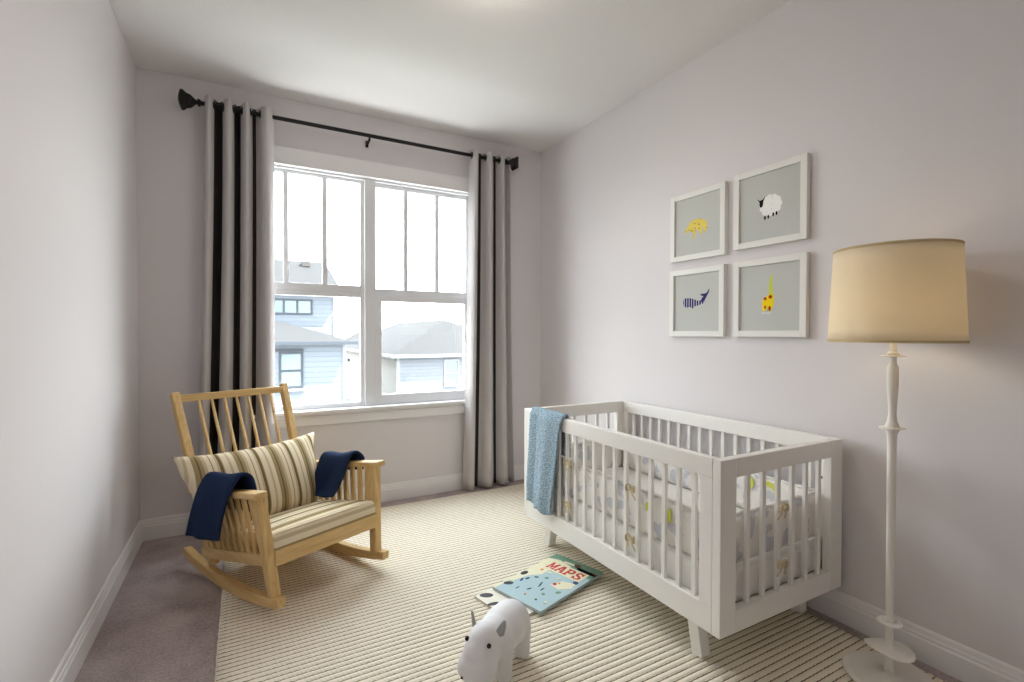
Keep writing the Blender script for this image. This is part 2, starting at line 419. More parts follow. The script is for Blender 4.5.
curtain('grey curtain with dark bands in its folds right of the window beside the crib', 1.500, 1.835, 1.45, 1.875,
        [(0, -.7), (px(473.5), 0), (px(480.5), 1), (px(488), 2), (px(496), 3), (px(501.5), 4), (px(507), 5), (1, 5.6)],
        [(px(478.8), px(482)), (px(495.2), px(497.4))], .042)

# ------------------------------------------------------------------ rug
RX0, RX1, RY0, RY1, RH = -.09, 2.095, .30, 3.335, .012
bm = B()
nr = int(round((RY1-RY0)/RUGP)); seg = 40
rows = []
for i in range(nr):
    for j in range(5):
        t = j/4 if i == nr-1 else j/4
        if j == 4 and i < nr-1: continue
        y = RY0+(i+t)*RUGP
        h = RH-.0022*(abs(2*t-1)**3)
        ex = .006*math.sin(PI*t)+.003*random.random()
        rows.append([bm.verts.new((lerp(RX0-ex, RX1+ex, k/seg), y, h)) for k in range(seg+1)])
for a, b in zip(rows, rows[1:]):
    for k in range(seg): bm.faces.new([a[k], a[k+1], b[k+1], b[k]])
edge = [r[0] for r in rows]+rows[-1][1:]+[r[-1] for r in reversed(rows[:-1])]+list(reversed(rows[0][1:-1]))
low = [bm.verts.new((v.co.x, v.co.y, .0005)) for v in edge]
n = len(edge)
for i in range(n): bm.faces.new([edge[i], edge[(i+1) % n], low[(i+1) % n], low[i]])
# rows of the pattern run along x; the shader counts them from the far edge
bmesh.ops.translate(bm, verts=bm.verts, vec=(0, -RY0, 0))
link('rug', bm, M['rug'], smooth=True, loc=(0, RY0, 0), label='large cream braided rug with thin dark rows on the floor', cat='rug')

# ------------------------------------------------------------------ rocking chair
CH_A = .448
chair = empty('rocking_chair', (.371, 2.313, RH), CH_A, label='pale oak rocking chair with spindle back in front of the left curtain', cat='rocking chair')
def cf(w, f, z): return (w, -f, z)
RC, RR = -.50, 2.35      # rocker contact point and radius
for s in (-1, 1):
    bm = B(); pts = []
    n = 24
    th = .040
    prev = None
    for i in range(n+1):
        f = lerp(-.912, .0, i/n)
        zb = RR-math.sqrt(RR*RR-(f-RC)**2)
        zb *= 1.15
        zt = zb+th+.012*(1-abs(2*i/n-1))
        ring = [bm.verts.new(cf(s*(.27+q*.0185), f, z)) for q, z in ((-1, zb), (1, zb), (1, zt), (-1, zt))]
        if prev:
            for k in range(4): bm.faces.new([prev[k], prev[(k+1) % 4], ring[(k+1) % 4], ring[k]])
        else: bm.faces.new(ring)
        prev = ring
    bm.faces.new(prev[::-1])
    link('rocker', bm, M['oaky'], chair, bevel=.004)
    # front post: floor to arm, leaning back and outwards
    bm = bar(B(), cf(s*.262, -.068, .075), cf(s*.300, -.128, .520), .040, .044, .044, .050, up=(0, 1, 0)); link('front_leg', bm, M['oak'], chair, bevel=.004)
    # back post: rocker to crest, raked
    bm = B(); bar(bm, cf(s*.256, -.632, .06), cf(s*.294, -.990, .874), .036, .052, .036, .040, up=(0, 1, 0)); link('back_post', bm, M['oak'], chair, bevel=.004)
    # arm
    bm = B(); pa, pb = cf(s*.309, -.085, .532), cf(s*.303, -.745, .433)
    bar(bm, (pa[0], pa[1], pa[2]-.014), (pb[0], pb[1], pb[2]-.014), .060, .028, .050, .028, up=(0, 0, 1)); link('arm', bm, M['oaky'], chair, bevel=.006)
    bm = B(); bar(bm, cf(s*.268, -.085, .232), cf(s*.274, -.70, .115), .024, .050, up=(0, 0, 1)); link('side_rail', bm, M['oaky'], chair, bevel=.003)
    for k in range(9):
        t = (k+1)/10
        fb, ft = lerp(-.085, -.655, t), lerp(-.125, -.765, t)
        p = cf(s*.271, fb, lerp(.25, .13, (fb+.085)/-.6)); q = cf(s*.304, ft, lerp(.512, .415, (ft+.1)/-.68))
        link('arm_slat', bar(B(), p, q, .012, .030, up=(0, 1, 0)), M['oak'], chair, bevel=.002)
link('apron', bar(B(), cf(-.262, -.072, .243), cf(.262, -.072, .243), .024, .066, up=(0, 0, 1)), M['oakx'], chair, bevel=.003)
link('rear_rail', bar(B(), cf(-.262, -.668, .135), cf(.262, -.668, .135), .026, .060, up=(0, 0, 1)), M['oakx'], chair, bevel=.003)
link('seat_deck', bar(B(), cf(0, -.09, .258), cf(0, -.66, .145), .50, .016, up=(0, 0, 1)), M['oaky'], chair, bevel=.002)
def bk(w, t): return cf(w, lerp(-.668, -.975, t), lerp(.155, .845, t))
link('crest_rail', bar(B(), bk(-.285, 1), bk(.285, 1), .024, .038, up=(0, 0, 1)), M['oakx'], chair, bevel=.003)
for k in range(7):
    c = (k-3)/3
    link('spindle', tube(B(), [bk(.006+c*.176, 0), bk(.006+c*.186, .5), bk(.006+c*.195, .99)], .0085, 8, radii=[.009, .0095, .0075]), M['oak'], chair, smooth=True)
# seat cushion (box cushion, tilted with the seat)
def rounded_box(lx, ly, lz, r=.02, nx=10, ny=10, puff=.012):
    bm = B(); box(bm, (-lx/2, -ly/2, -lz/2), (lx/2, ly/2, lz/2))
    bmesh.ops.subdivide_edges(bm, edges=bm.edges, cuts=9, use_grid_fill=True)
    for v in bm.verts:
        u, t = v.co.x/(lx/2), v.co.y/(ly/2)
        k = max(0, 1-u*u)*max(0, 1-t*t)
        if abs(v.co.z) > lz/2-1e-4: v.co.z += math.copysign(puff*k**.6, v.co.z)
        else:
            q = 1-(v.co.z/(lz/2))**2
            if abs(abs(u)-1) < 1e-4: v.co.x += math.copysign(.006*q, v.co.x)
            if abs(abs(t)-1) < 1e-4: v.co.y += math.copysign(.006*q, v.co.y)
    return bm
cl_ = .56; tilt = math.atan2(.113, .57)
cush = link('seat_cushion', rounded_box(.520, cl_, .076), M['seatfab'], chair, bevel=.008, smooth=True, segs=3, loc=cf(0, -.352, .250), rot=(-tilt, 0, 0))
for z in (-.036, .036):
    pts = []
    hx, hy, r = .258, cl_/2-.002, .03
    for cx, cy, a0 in ((1, 1, 0), (-1, 1, 90), (-1, -1, 180), (1, -1, 270)):
        for q in range(5):
            a = math.radians(a0+q*22.5); pts.append((cx*(hx-r)+r*math.cos(a), cy*(hy-r)+r*math.sin(a), z))
    pts.append(pts[0])
    link('piping', tube(B(), pts, .0045, 6, cap=False), M['seatfab'], cush, smooth=True)

# lumbar pillow leaning on the back
def pillow(lx, lz, depth, nu=40, nv=28):
    bm = B()
    def mk(sgn):
        def fn(u, v):
            a, b = 2*u-1, 2*v-1
            k = (max(0, 1-abs(a)**2.4)*max(0, 1-abs(b)**2.4))**.55
            px = a*lx/2*(.74+.26*v**.7)*(1-.05*(1-b*b)*abs(a)**6); pz = b*lz/2*(1-.14*(1-abs(a)**2.2)*abs(b)**3+.0)
            return (px+.004*math.sin(9*b), sgn*depth/2*k*(1-.12*b), pz)
        return fn
    sheet(bm, mk(1), nu, nv); sheet(bm, mk(-1), nu, nv)
    bmesh.ops.remove_doubles(bm, verts=bm.verts, dist=.0008)
    return bm
def world_of(w, f, z):
    c, s_ = math.cos(CH_A), math.sin(CH_A)
    x, y = w, -f
    return (.371+c*x-s_*y, 2.313+s_*x+c*y, RH+z)
pl = link('throw_pillow', pillow(.74, .44, .22), M['pillow'], smooth=True, loc=world_of(-.032, -.632, .405), rot=(math.radians(-27), math.radians(0), CH_A),
          label='large striped lumbar pillow leaning on the rocking chair back', cat='pillow')

# navy throws over the two arms (cloth path: outside hem - over the arm - inside hem)
def drape(label, path, f0, f1, skew, ripple=.008):
    """path: list of (w, z, f_shift) ; cloth spans f0..f1 along the arm"""
    P = path; n = len(P)-1
    def fn(u, v):
        t = u*n; i = min(int(t), n-1); k = t-i
        def cr(a, b, c, d): return .5*((2*b)+(-a+c)*k+(2*a-5*b+4*c-d)*k*k+(-a+3*b-3*c+d)*k**3)
        g = lambda q: P[max(0, min(n, q))]
        w, z, s = [cr(g(i-1)[m], g(i)[m], g(i+1)[m], g(i+2)[m]) for m in range(3)]
        f = lerp(f0, f1, v)+s
        z += -.15*(lerp(f0, f1, v)-f1)*-1*0
        z += .158*(f+.25)                       # arms slope down to the back
        w += ripple*math.sin(v*9+u*4)*(abs(2*u-1))
        z += .006*math.sin(v*7+1)*(1-abs(2*u-1))
        return cf(w, f, z)
    bm = sheet(B(), fn, 60, 22)
    for v in bm.verts: v.co = Matrix.Rotation(CH_A, 3, 'Z') @ v.co
    return link('throw_blanket', bm, M['navy'], smooth=True, solid=.016, subsurf=1, loc=(.371, 2.313, RH), label=label, cat='throw blanket')
drape('dark navy throw hanging over the outside of the rocking chair left arm',
      [(-.372, .300, -.085), (-.368, .385, -.055), (-.358, .475, -.02), (-.342, .530, 0), (-.306, .572, 0), (-.266, .552, .01), (-.256, .47, .03), (-.250, .40, .05)], -.57, -.245, 0)
drape('dark navy throw draped inside the rocking chair right arm onto the seat',
      [(.352, .45, -.02), (.348, .505, 0), (.332, .534, 0), (.300, .552, 0), (.270, .534, -.01), (.248, .45, -.03), (.228, .375, -.06), (.205, .335, -.08)], -.545, -.270, 0)

# ------------------------------------------------------------------ crib
cx0, cx1, cy0, cy1, cz0, cz1 = 1.411, 2.157, 1.104, 2.430, .160, .771
crib = empty('crib', ((cx0+cx1)/2, (cy0+cy1)/2, RH), label='white slatted baby crib standing against the right wall', cat='crib')
ox, oy = (cx0+cx1)/2, (cy0+cy1)/2
def C3(x, y, z): return (x-ox, y-oy, z-RH)
TH = .034
def cpart(name, boxes, bevel=.004, mat=None, parent=crib, **kw):
    bm = B()
    for a, b in boxes: box(bm, C3(*a), C3(*b))
    return link(name, bm, mat or M['cribwhite'], parent, bevel=bevel, **kw)
rail_t, rail_b = .703, .254
for ya, yb in ((cy0, cy0+TH), (cy1-TH, cy1)):
    # end frame: two stiles and two rails, one panel with a window of slats
    cpart('end_frame', [((cx0, ya, cz0), (cx0+.082, yb, cz1)), ((cx1-.082, ya, cz0), (cx1, yb, cz1)), ((cx0+.082, ya, rail_t), (cx1-.082, yb, cz1)), ((cx0+.082, ya, cz0), (cx1-.082, yb, .238))], bevel=.003)
    ym = (ya+yb)/2
    for k in range(6):
        x = cx0+.162+k*(.746-.306)/5
        cpart('slat', [((x-.0095, ym-.007, .238), (x+.0095, ym+.007, rail_t))], .002)
for xa, xb in ((cx0, cx0+TH), (cx1-TH, cx1)):
    y0, y1 = cy0+TH, cy1-TH
    cpart('side_frame', [((xa, y0, rail_t), (xb, y1, cz1)), ((xa, y0, cz0), (xb, y1, rail_b)), ((xa, y0, rail_b), (xb, y0+.055, rail_t)), ((xa, y1-.040, rail_b), (xb, y1, rail_t))], bevel=.003)
    xm = (xa+xb)/2
    for k in range(16):
        y = 1.2277+.0724*k
        if y > y1-.055: break
        cpart('slat', [((xm-.007, y-.0095, rail_b), (xm+.007, y+.0095, rail_t))], .002)
for sx in (0, 1):
    for sy in (0, 1):
        x = cx0+(.095 if sy else .070) if sx == 0 else cx1-.070; y = cy0+.16 if sy == 0 else cy1-.16
        yb = cy0+.135 if sy == 0 else cy1-.125
        bm = bar(B(), C3(x, y, cz0+.01), C3(x, yb, RH), .050, .050, .047, .047, up=(0, 1, 0))
        link('leg', bm, M['cribwhite'], crib, bevel=.003)
cpart('mattress_base', [((cx0+TH, cy0+TH, .200), (cx1-TH, cy1-TH, .222))], .002)
for z in (.60, .345):
    bm = tube(B(), [C3(cx1-TH-.0008, cy0+TH+.032, z), C3(cx1-TH+.004, cy0+TH+.032, z)], .006, 10); link('bolt_hole', bm, M['black'], crib)
# mattress
mx, my = ox, oy
mat_o = link('crib_mattress', rounded_box(.655, 1.235, .135, puff=.004), M['sheet'], smooth=True, bevel=.015, segs=3, loc=(mx, my, .292), label='white sheeted mattress lying inside the crib', cat='mattress')
# bumper: four padded panels with ribbon bows
bmp = empty('crib_bumper', (ox, oy, .36), label='white printed padded bumper lining the inside of the crib', cat='crib bumper')
def pad(p0, p1, z0, z1, th, nu):
    """quilted panel between floor points p0 and p1"""
    p0, p1 = Vector(p0), Vector(p1); d = (p1-p0); nrm = Vector((-d.y, d.x)).normalized()
    bm = B()
    def mk(s):
        def fn(u, v):
            k = (max(0, 1-abs(2*u-1)**8)*max(0, 1-abs(2*v-1)**4))**.5
            k *= .8+.2*abs(math.sin(u*nu*PI/8))
            q = p0+d*u+nrm*s*th/2*k
            z = lerp(z0, z1, v)+.004*math.sin(u*nu)*(v)
            return (q.x-ox, q.y-oy, z-.36)
        return fn
    sheet(bm, mk(1), nu, 10); sheet(bm, mk(-1), nu, 10)
    bmesh.ops.remove_doubles(bm, verts=bm.verts, dist=.0006)
    return bm
bi = .026
X0, X1, Y0, Y1 = cx0+TH+bi, cx1-TH-bi, cy0+TH+bi, cy1-TH-bi
for a, b, nu in (((X0, Y0+.02), (X0, Y1-.02), 60), ((X1, Y0+.02), (X1, Y1-.02), 60), ((X0+.0, Y0), (X1-.0, Y0), 36), ((X0, Y1), (X1, Y1), 36)):
    pnl = link('bumper_panel', pad(a, b, .362, .545, .036, nu), M['bumper'], bmp, smooth=True)
    pts = [(lerp(a[0], b[0], t/20)-ox, lerp(a[1], b[1], t/20)-oy, .545-.36+.004*math.sin(t/20*nu)) for t in range(21)]
    link('piping', tube(B(), pts, .006, 8), M['sheet'], pnl, smooth=True)
def bow(x, y, z, axis):
    """ribbon bow tied around the slats; axis = direction the loops spread"""
    bm = B(); a = Vector(axis); o_ = Vector((x-ox, y-oy, z-.36)); out = Vector((0, -1, 0)) if abs(axis[0]) > .5 else Vector((-1, 0, 0))
    for s in (-1, 1):
        loop = [o_+a*s*.024*math.sin(PI*t)*(1)+Vector((0, 0, .018*math.sin(2*PI*t)*.9+.008*t))+out*.010*math.sin(PI*t) for t in [k/12 for k in range(13)]]
        for p, q in zip(loop, loop[1:]):
            v = [bm.verts.new(c) for c in (p+out*-.006, q+out*-.006, q+out*.006, p+out*.006)]; bm.faces.new(v)
        tail = [o_+a*s*(.006+.016*t)+Vector((0, 0, -.040*t))+out*(.006+.004*math.sin(5*t)) for t in [k/6 for k in range(7)]]
        for p, q in zip(tail, tail[1:]):
            v = [bm.verts.new(c) for c in (p-a*.005, q-a*.005, q+a*.005, p+a*.005)]; bm.faces.new(v)
    bmesh.ops.create_icosphere(bm, subdivisions=2, radius=.007, matrix=Matrix.Translation(o_))
    link('ribbon_bow', bm, M['ribbon'], bmp, solid=.002, label='tan ribbon bow')
for z in (.555, .345):
    bow(1.742, cy0-.002, z, (1, 0, 0)); bow(cx0-.002, 1.535, z, (0, 1, 0)); bow(cx0-.002, 1.985, z, (0, 1, 0))
def blob(outline, fn, t0, t1, parent, mat, name='print_motif'):
    link(name, prism(B(), outline, fn, t0, t1), mat, parent)
cres = [(.028*math.cos(a), .034*math.sin(a)) for a in [math.radians(-120+k*24) for k in range(11)]]+[(-.006+.012*math.cos(a), .026*math.sin(a)) for a in [math.radians(110-k*22) for k in range(11)]]

for y, z, r in ((1.475, .505, 0), (1.37, .505, 1.2)):
    c, s_ = math.cos(r), math.sin(r)
    blob([(a*c-b*s_, a*s_+b*c) for a, b in cres], lambda u, v, t: (X1-.0185-t-ox, y-u-oy, z+v-.36), 0, .004, bmp, M['lime'])
for y, z, a, b in ((1.375, .490, .015, .028), (1.49, .490, .008, .018)):
    blob(ell(0, 0, a, b, 16), lambda u, v, t: (X0-.0185-t-ox, y-u-oy, z+v-.36), 0, .004, bmp, M['lime'])

# ------------------------------------------------------------------ knitted blanket over the crib front rail
def knit(label):
    xr0, xr1, zt = cx0, cx0+TH, cz1
    path = [(xr0-.016, .265), (xr0-.020, .36), (xr0-.016, .47), (xr0-.013, .58), (xr0-.012, .69), (xr0-.011, .755), (xr0+.002, .785), (xr0+.017, .789), (xr1-.002, .785), (xr1+.012, .755), (xr1+.012, .69), (xr1+.014, .62), (xr1+.016, .565)]
    n = len(path)-1
    def fn(u, v):
        t = u*n; i = min(int(t), n-1); k = t-i
        x = lerp(path[i][0], path[i+1][0], k); z = lerp(path[i][1], path[i+1][1], k)
        hang = max(0, 1-u/.45); inside = max(0, (u-.62)/.38)
        y = lerp(2.335+.025*hang, 2.03+.085*hang, v)
        lip = 1/(1+math.exp(-(v-.30)*60))
        x -= (.014*lip+.007*math.sin(v*11+1))*(1 if u < .5 else -.4)*(.35+.65*hang)
        z += (-.012*lip*hang)+.006*math.sin(v*14)*hang
        if inside: y = lerp(2.32, 2.05, v)
        return (x, y, z)
    bm = sheet(B(), fn, 72, 40)
    return link('knit_blanket', bm, M['knit'], smooth=True, solid=.010, label=label, cat='blanket')
knit('pale blue chunky knit blanket hanging over the crib front rail')

# ------------------------------------------------------------------ floor lamp
lx, ly = 1.95, .842
lamp = empty('floor_lamp', (lx, ly, RH), label='white plaster floor lamp with cream drum shade by the right wall', cat='floor lamp')
Z = lambda z: z-RH
def wavy_disc(r, z, th, dip, n=48, tiltx=0, tilty=0):
    bm = B(); rings = []
    prof = [(.012, th+.012), (.02, th+.004), (r*.45, th), (r*.85, th*.9), (r, th*.55), (r*.99, th*.2), (r*.85, 0), (.012, 0)]
    for rr, zz in prof:
        rings.append([bm.verts.new((rr*math.cos(2*PI*k/n)*(1+.03*math.cos(4*PI*k/n)), rr*math.sin(2*PI*k/n), Z(z)+zz+dip*(rr/r)**2*math.cos(4*PI*k/n+.6)+rr*(tiltx*math.cos(2*PI*k/n)+tilty*math.sin(2*PI*k/n)))) for k in range(n)])
    for a, b in zip(rings, rings[1:]):
        for k in range(n): bm.faces.new([a[k], a[(k+1) % n], b[(k+1) % n], b[k]])
    bm.faces.new(rings[0][::-1]); bm.faces.new(rings[-1])
    return bm
link('base', wavy_disc(.135, RH, .016, .0), M['lampwhite'], lamp, smooth=True)
link('pole', lathe(B(), [(.016, Z(.03)), (.0125, Z(.06)), (.0118, Z(.25)), (.0125, Z(.55)), (.0135, Z(.82)), (.015, Z(.86)), (.022, Z(.874)), (.022, Z(.884)), (.015, Z(.90)), (.0115, Z(.93)), (.013, Z(.96)), (.0165, Z(1.02)), (.0175, Z(1.07)), (.0165, Z(1.088)), (.0105, Z(1.10)), (.010, Z(1.118)), (.013, Z(1.128)), (.0105, Z(1.145)), (.009, Z(1.20))], 24), M['lampwhite'], lamp, smooth=True)
for r, z, th, dip, tx in ((.037, .205, .007, 0, 0), (.072, .112, .007, .006, -.10), (.038, .876, .007, 0, 0), (.036, 1.124, .005, 0, 0)):
    link('collar_disc', wavy_disc(r, z, th, dip, tiltx=tx), M['lampwhite'], lamp, smooth=True)
rb, rt, zb_, zt_ = .189, .174, 1.177, 1.490
shd = link('lamp_shade', lathe(B(), [(lerp(rb, rt, t/8), Z(lerp(zb_, zt_, t/8))) for t in range(9)], 64, cap=False), M['shade'], lamp, smooth=True, solid=.002)
for r, z in ((rb, zb_), (rt, zt_)):
    link('trim_band', lathe(B(), [(r+.0025, Z(z)-.004), (r+.0025, Z(z)+.004), (r-.0025, Z(z)+.004), (r-.0025, Z(z)-.004), (r+.0025, Z(z)-.004)], 64, cap=False), M['shadetrim'], shd)
bm = B()
for k in range(3):
    a = 2*PI*k/3; tube(bm, [(0, 0, Z(1.49)), (rt*math.cos(a)*.99, rt*math.sin(a)*.99, Z(1.486))], .002, 6)
tube(bm, [(0, 0, Z(1.19)), (0, 0, Z(1.49))], .0035, 6)
link('shade_spider', bm, M['lampwhite'], lamp)
link('finial', lathe(B(), [(.004, Z(1.486)), (.006, Z(1.500)), (.008, Z(1.508)), (.006, Z(1.516)), (.002, Z(1.522))], 12), M['lampwhite'], lamp, smooth=True)
bulb = [(.013, Z(1.21)), (.014, Z(1.24)), (.026, Z(1.28)), (.030, Z(1.305)), (.026, Z(1.33)), (.012, Z(1.345)), (.001, Z(1.348))]
link('bulb', lathe(B(), bulb, 20), emis('warm bulb', (1, .88, .68, 1), 11.0), lamp, smooth=True)

# ------------------------------------------------------------------ framed prints
def frame(yc, zc, wd, ht, label, draw):
    o = empty('framed_print', (XR, yc, zc-ht/2), label=label, cat='picture frame', group='framed animal prints')
    P = lambda u, v, t: (-t, -u, v+ht/2)        # u runs towards the viewer (-y), v up
    b = .030; bm = B(); h, g = wd/2, ht/2
    for a, c in (((-h, -g), (-h+b, g)), ((h-b, -g), (h, g)), ((-h+b, g-b), (h-b, g)), ((-h+b, -g), (h-b, -g+b))):
        prism(bm, [(a[0], a[1]), (c[0], a[1]), (c[0], c[1]), (a[0], c[1])], P, .001, .026)
    link('frame', bm, M['frame'], o, bevel=.0015)
    sh = link('print', prism(B(), [(-h+b, -g+b), (h-b, -g+b), (h-b, g-b), (-h+b, g-b)], P, .004, .016), M['print'], o)
    def piece(name, outline, mat, k=0): link(name, prism(B(), [(u*.87-.004, v*.87) for u, v in outline], P, .016, .0164+.0003*k), mat, sh)
    draw(piece)
    return o
def spot_ink(name, col, col2, scale, lo, hi):
    m = plain(name, col, .8, .1); nt = m.node_tree; b = nt.nodes['Principled BSDF']
    tc = N(nt, 'ShaderNodeTexCoord'); v = N(nt, 'ShaderNodeTexVoronoi', Scale=float(scale)); L(nt, tc.outputs['Object'], v.inputs['Vector'])
    cr = N(nt, 'ShaderNodeValToRGB'); cr.color_ramp.elements[0].position = lo; cr.color_ramp.elements[0].color = col2
    cr.color_ramp.elements[1].position = hi; cr.color_ramp.elements[1].color = col
    L(nt, v.outputs['Distance'], cr.inputs['Fac']); L(nt, cr.outputs['Color'], b.inputs['Base Color']); return m
def stripe_ink(name, col, col2, axis, period, duty):
    m = plain(name, col, .8, .1); nt = m.node_tree; b = nt.nodes['Principled BSDF']
    tc = N(nt, 'ShaderNodeTexCoord'); sp = N(nt, 'ShaderNodeSeparateXYZ'); L(nt, tc.outputs['Object'], sp.inputs[0])
    d = N(nt, 'ShaderNodeMath', operation='DIVIDE'); d.inputs[1].default_value = period; L(nt, sp.outputs[axis], d.inputs[0])
    fr = N(nt, 'ShaderNodeMath', operation='FRACT'); L(nt, d.outputs[0], fr.inputs[0])
    cr = N(nt, 'ShaderNodeValToRGB'); cr.color_ramp.interpolation = 'CONSTANT'; cr.color_ramp.elements[0].color = col
    cr.color_ramp.elements[1].position = duty; cr.color_ramp.elements[1].color = col2
    L(nt, fr.outputs[0], cr.inputs['Fac']); L(nt, cr.outputs['Color'], b.inputs['Base Color']); return m
mY = spot_ink('yellow spotted ink', srgb(226, 205, 104), srgb(172, 142, 60), 75, .22, .34)
mW = spot_ink('white fleece ink', srgb(240, 240, 238), srgb(206, 208, 208), 75, .12, .25)
mK = plain('black ink', srgb(24, 22, 26), .8, .1)
mN = stripe_ink('navy striped ink', srgb(48, 46, 98), srgb(205, 206, 214), 'Y', .0165, .72); mNp = plain('navy ink', srgb(48, 46, 98), .8, .1)
mYg, mR = plain('bright yellow ink', srgb(240, 210, 30), .8, .1), plain('red brown ink', srgb(170, 60, 20), .8, .1)
mG = plain('yellow green ink', srgb(206, 214, 96), .8, .1); mGy = plain('light grey ink', srgb(206, 208, 208), .8, .1)
def wavy(u, v, a, b, n, k, amp):
    return [(u+a*math.cos(t)*(1+amp*math.cos(k*t)), v+b*math.sin(t)*(1+amp*math.cos(k*t))) for t in [2*PI*i/n for i in range(n)]]
def d_spotty(A):
    A('animal_motif', [(-.092, -.030), (-.086, -.012), (-.070, -.004), (-.058, .020), (-.030, .034), (.020, .038), (.036, .030), (.056, .024), (.078, .004), (.080, -.030), (.070, -.052), (.058, -.058), (.054, -.022), (.046, -.020), (.040, -.064), (.026, -.064), (.016, -.034), (-.012, -.036), (-.014, -.082), (-.024, -.082), (-.032, -.040), (-.048, -.038), (-.056, -.026), (-.070, -.038), (-.078, -.030), (-.084, -.044), (-.090, -.042)], mY)
def d_sheep(A):
    A('animal_motif', wavy(.014, -.002, .064, .058, 60, 11, .045), mW)
    A('head', [(-.062, .048), (-.052, .036), (-.044, .036), (-.030, .040), (-.020, .052), (-.020, .044), (-.028, .028), (-.030, .006), (-.036, -.002), (-.046, -.002), (-.050, .010), (-.050, .026), (-.060, .040)], mK, 2)
    for x, z in ((-.018, -.064), (.002, -.062), (.030, -.054), (.048, -.052)): A('foot', ell(x, z, .0055, .011, 10), mK, 2)
def d_whale(A):
    A('animal_motif', [(-.098, .0), (-.095, .020), (-.082, .030), (-.045, .030), (-.010, .020), (.024, .008), (.046, .012), (.058, .026), (.048, .030), (.070, -.004), (.052, -.012), (.020, -.020), (-.010, -.026), (-.022, -.040), (-.030, -.028), (-.070, -.030), (-.092, -.022)][:12]+[(.050, -.006), (.020, -.020), (-.010, -.026), (-.022, -.040), (-.030, -.028), (-.070, -.030), (-.092, -.022)], mN)
    A('tail', [(.040, .010), (.056, .024), (.060, .036), (.046, .040), (.034, .044), (.048, .052), (.070, .050), (.086, .056), (.104, .080), (.102, .060), (.086, .036), (.068, .006), (.052, -.008)], mNp, 1)
def d_giraffe(A):
    A('animal_motif', [(-.032, -.02), (.0, .012), (.036, .016), (.034, -.045), (.018, -.075), (.004, -.075), (.0, -.05), (-.012, -.075), (-.030, -.072)], mYg, 1)
    A('neck', [(.004, .008), (.032, .012), (.026, .078), (.028, .112), (.016, .120), (.008, .080)], mG)
    for q in (ell(-.014, -.006, .009, .009, 10), ell(.016, .002, .011, .010, 10), ell(-.014, -.052, .006, .010, 10), ell(.012, -.060, .007, .014, 10)): A('spot', q, mR, 2)
    A('ground_line', [(-.036, -.090), (.020, -.090), (.020, -.079), (-.036, -.079)], mGy, 1)
frame(1.864, 1.797, .366, .374, 'white framed print of a yellow spotted animal, upper left of the four', d_spotty)
frame(1.448, 1.808, .366, .374, 'white framed print of a white sheep with black head, upper right of the four', d_sheep)
frame(1.868, 1.374, .366, .374, 'white framed print of a navy striped whale, lower left of the four', d_whale)
frame(1.446, 1.374, .366, .374, 'white framed print of a yellow giraffe, lower right of the four', d_giraffe)

# ------------------------------------------------------------------ books on the rug
def book(loc, rz, w, h, th, label, art):
    o = empty('picture_book', loc, rz, label=label, cat='book', group='picture books on the rug')
    bm = B(); box(bm, (0, 0, 0), (w, h, .0025)); box(bm, (0, 0, th-.0025), (w, h, th)); box(bm, (0, 0, 0.0025), (.004, h, th-.0025))
    link('cover', bm, [art[0]], o, bevel=.001)
    link('pages', box(B(), (.004, .004, .0025), (w-.004, h-.004, th-.0025)), M['sheet'], o)
    for k, (pts, mat) in enumerate(art[1:]):
        for q in pts:
            if isinstance(q, str): title(q, mat, o, w, h, th+.0004+.0002*k); continue
            link('cover_art', prism(B(), q, lambda u, v, t: (u*w, v*h, t), th-.0005, th+.0004+.0002*k), mat, o)
    return o
GL = {'M': [(0, 0), (.30, 0), (.30, .14), (.25, .14), (.25, .56), (.44, .10), (.56, .10), (.75, .56), (.75, .14), (.70, .14), (.70, 0), (1, 0), (1, .14), (.95, .14), (.95, .86), (1, .86), (1, 1), (.74, 1), (.50, .44), (.26, 1), (0, 1), (0, .86), (.05, .86), (.05, .14), (0, .14)],
      'A': [(0, 0), (.34, 0), (.34, .14), (.27, .14), (.30, .26), (.68, .26), (.71, .14), (.64, .14), (.64, 0), (1, 0), (1, .14), (.94, .14), (.68, 1), (.32, 1), (.06, .14), (0, .14)],
      'P': [(0, 0), (.46, 0), (.46, .14), (.34, .14), (.34, .36), (.66, .36), (.86, .42), (.95, .56), (.95, .80), (.86, .94), (.66, 1), (0, 1), (0, .86), (.10, .86), (.10, .14), (0, .14)],
      'S': [(.06, .0), (.20, .0), (.24, .06), (.42, 0), (.66, 0), (.86, .08), (.94, .24), (.90, .42), (.74, .54), (.44, .62), (.34, .68), (.34, .80), (.44, .86), (.58, .86), (.68, .78), (.72, .66), (.88, .66), (.88, 1), (.76, 1), (.72, .94), (.56, 1), (.38, 1), (.18, .94), (.08, .80), (.08, .64), (.18, .50), (.34, .44), (.60, .37), (.68, .30), (.66, .18), (.54, .13), (.38, .14), (.26, .22), (.22, .36), (.06, .36)]}
HOLE = {'A': [(.40, .40), (.60, .40), (.50, .74)], 'P': [(.36, .54), (.60, .54), (.68, .62), (.68, .76), (.60, .84), (.36, .84)]}
def title(word, mat, o, w, h, z):
    for i, c in enumerate(word):
        u0, cw, v0, ch = .17+i*.176, .164, .672, .142
        g = lambda u, v, t: ((u0+u*cw+.012*v)*w, (v0+v*ch)*h, t)
        link('title_letter', prism(B(), GL[c], g, z-.0006, z), mat, o)
        if c in HOLE: link('letter_counter', prism(B(), HOLE[c], g, z-.0006, z+.0002), bCr, o)
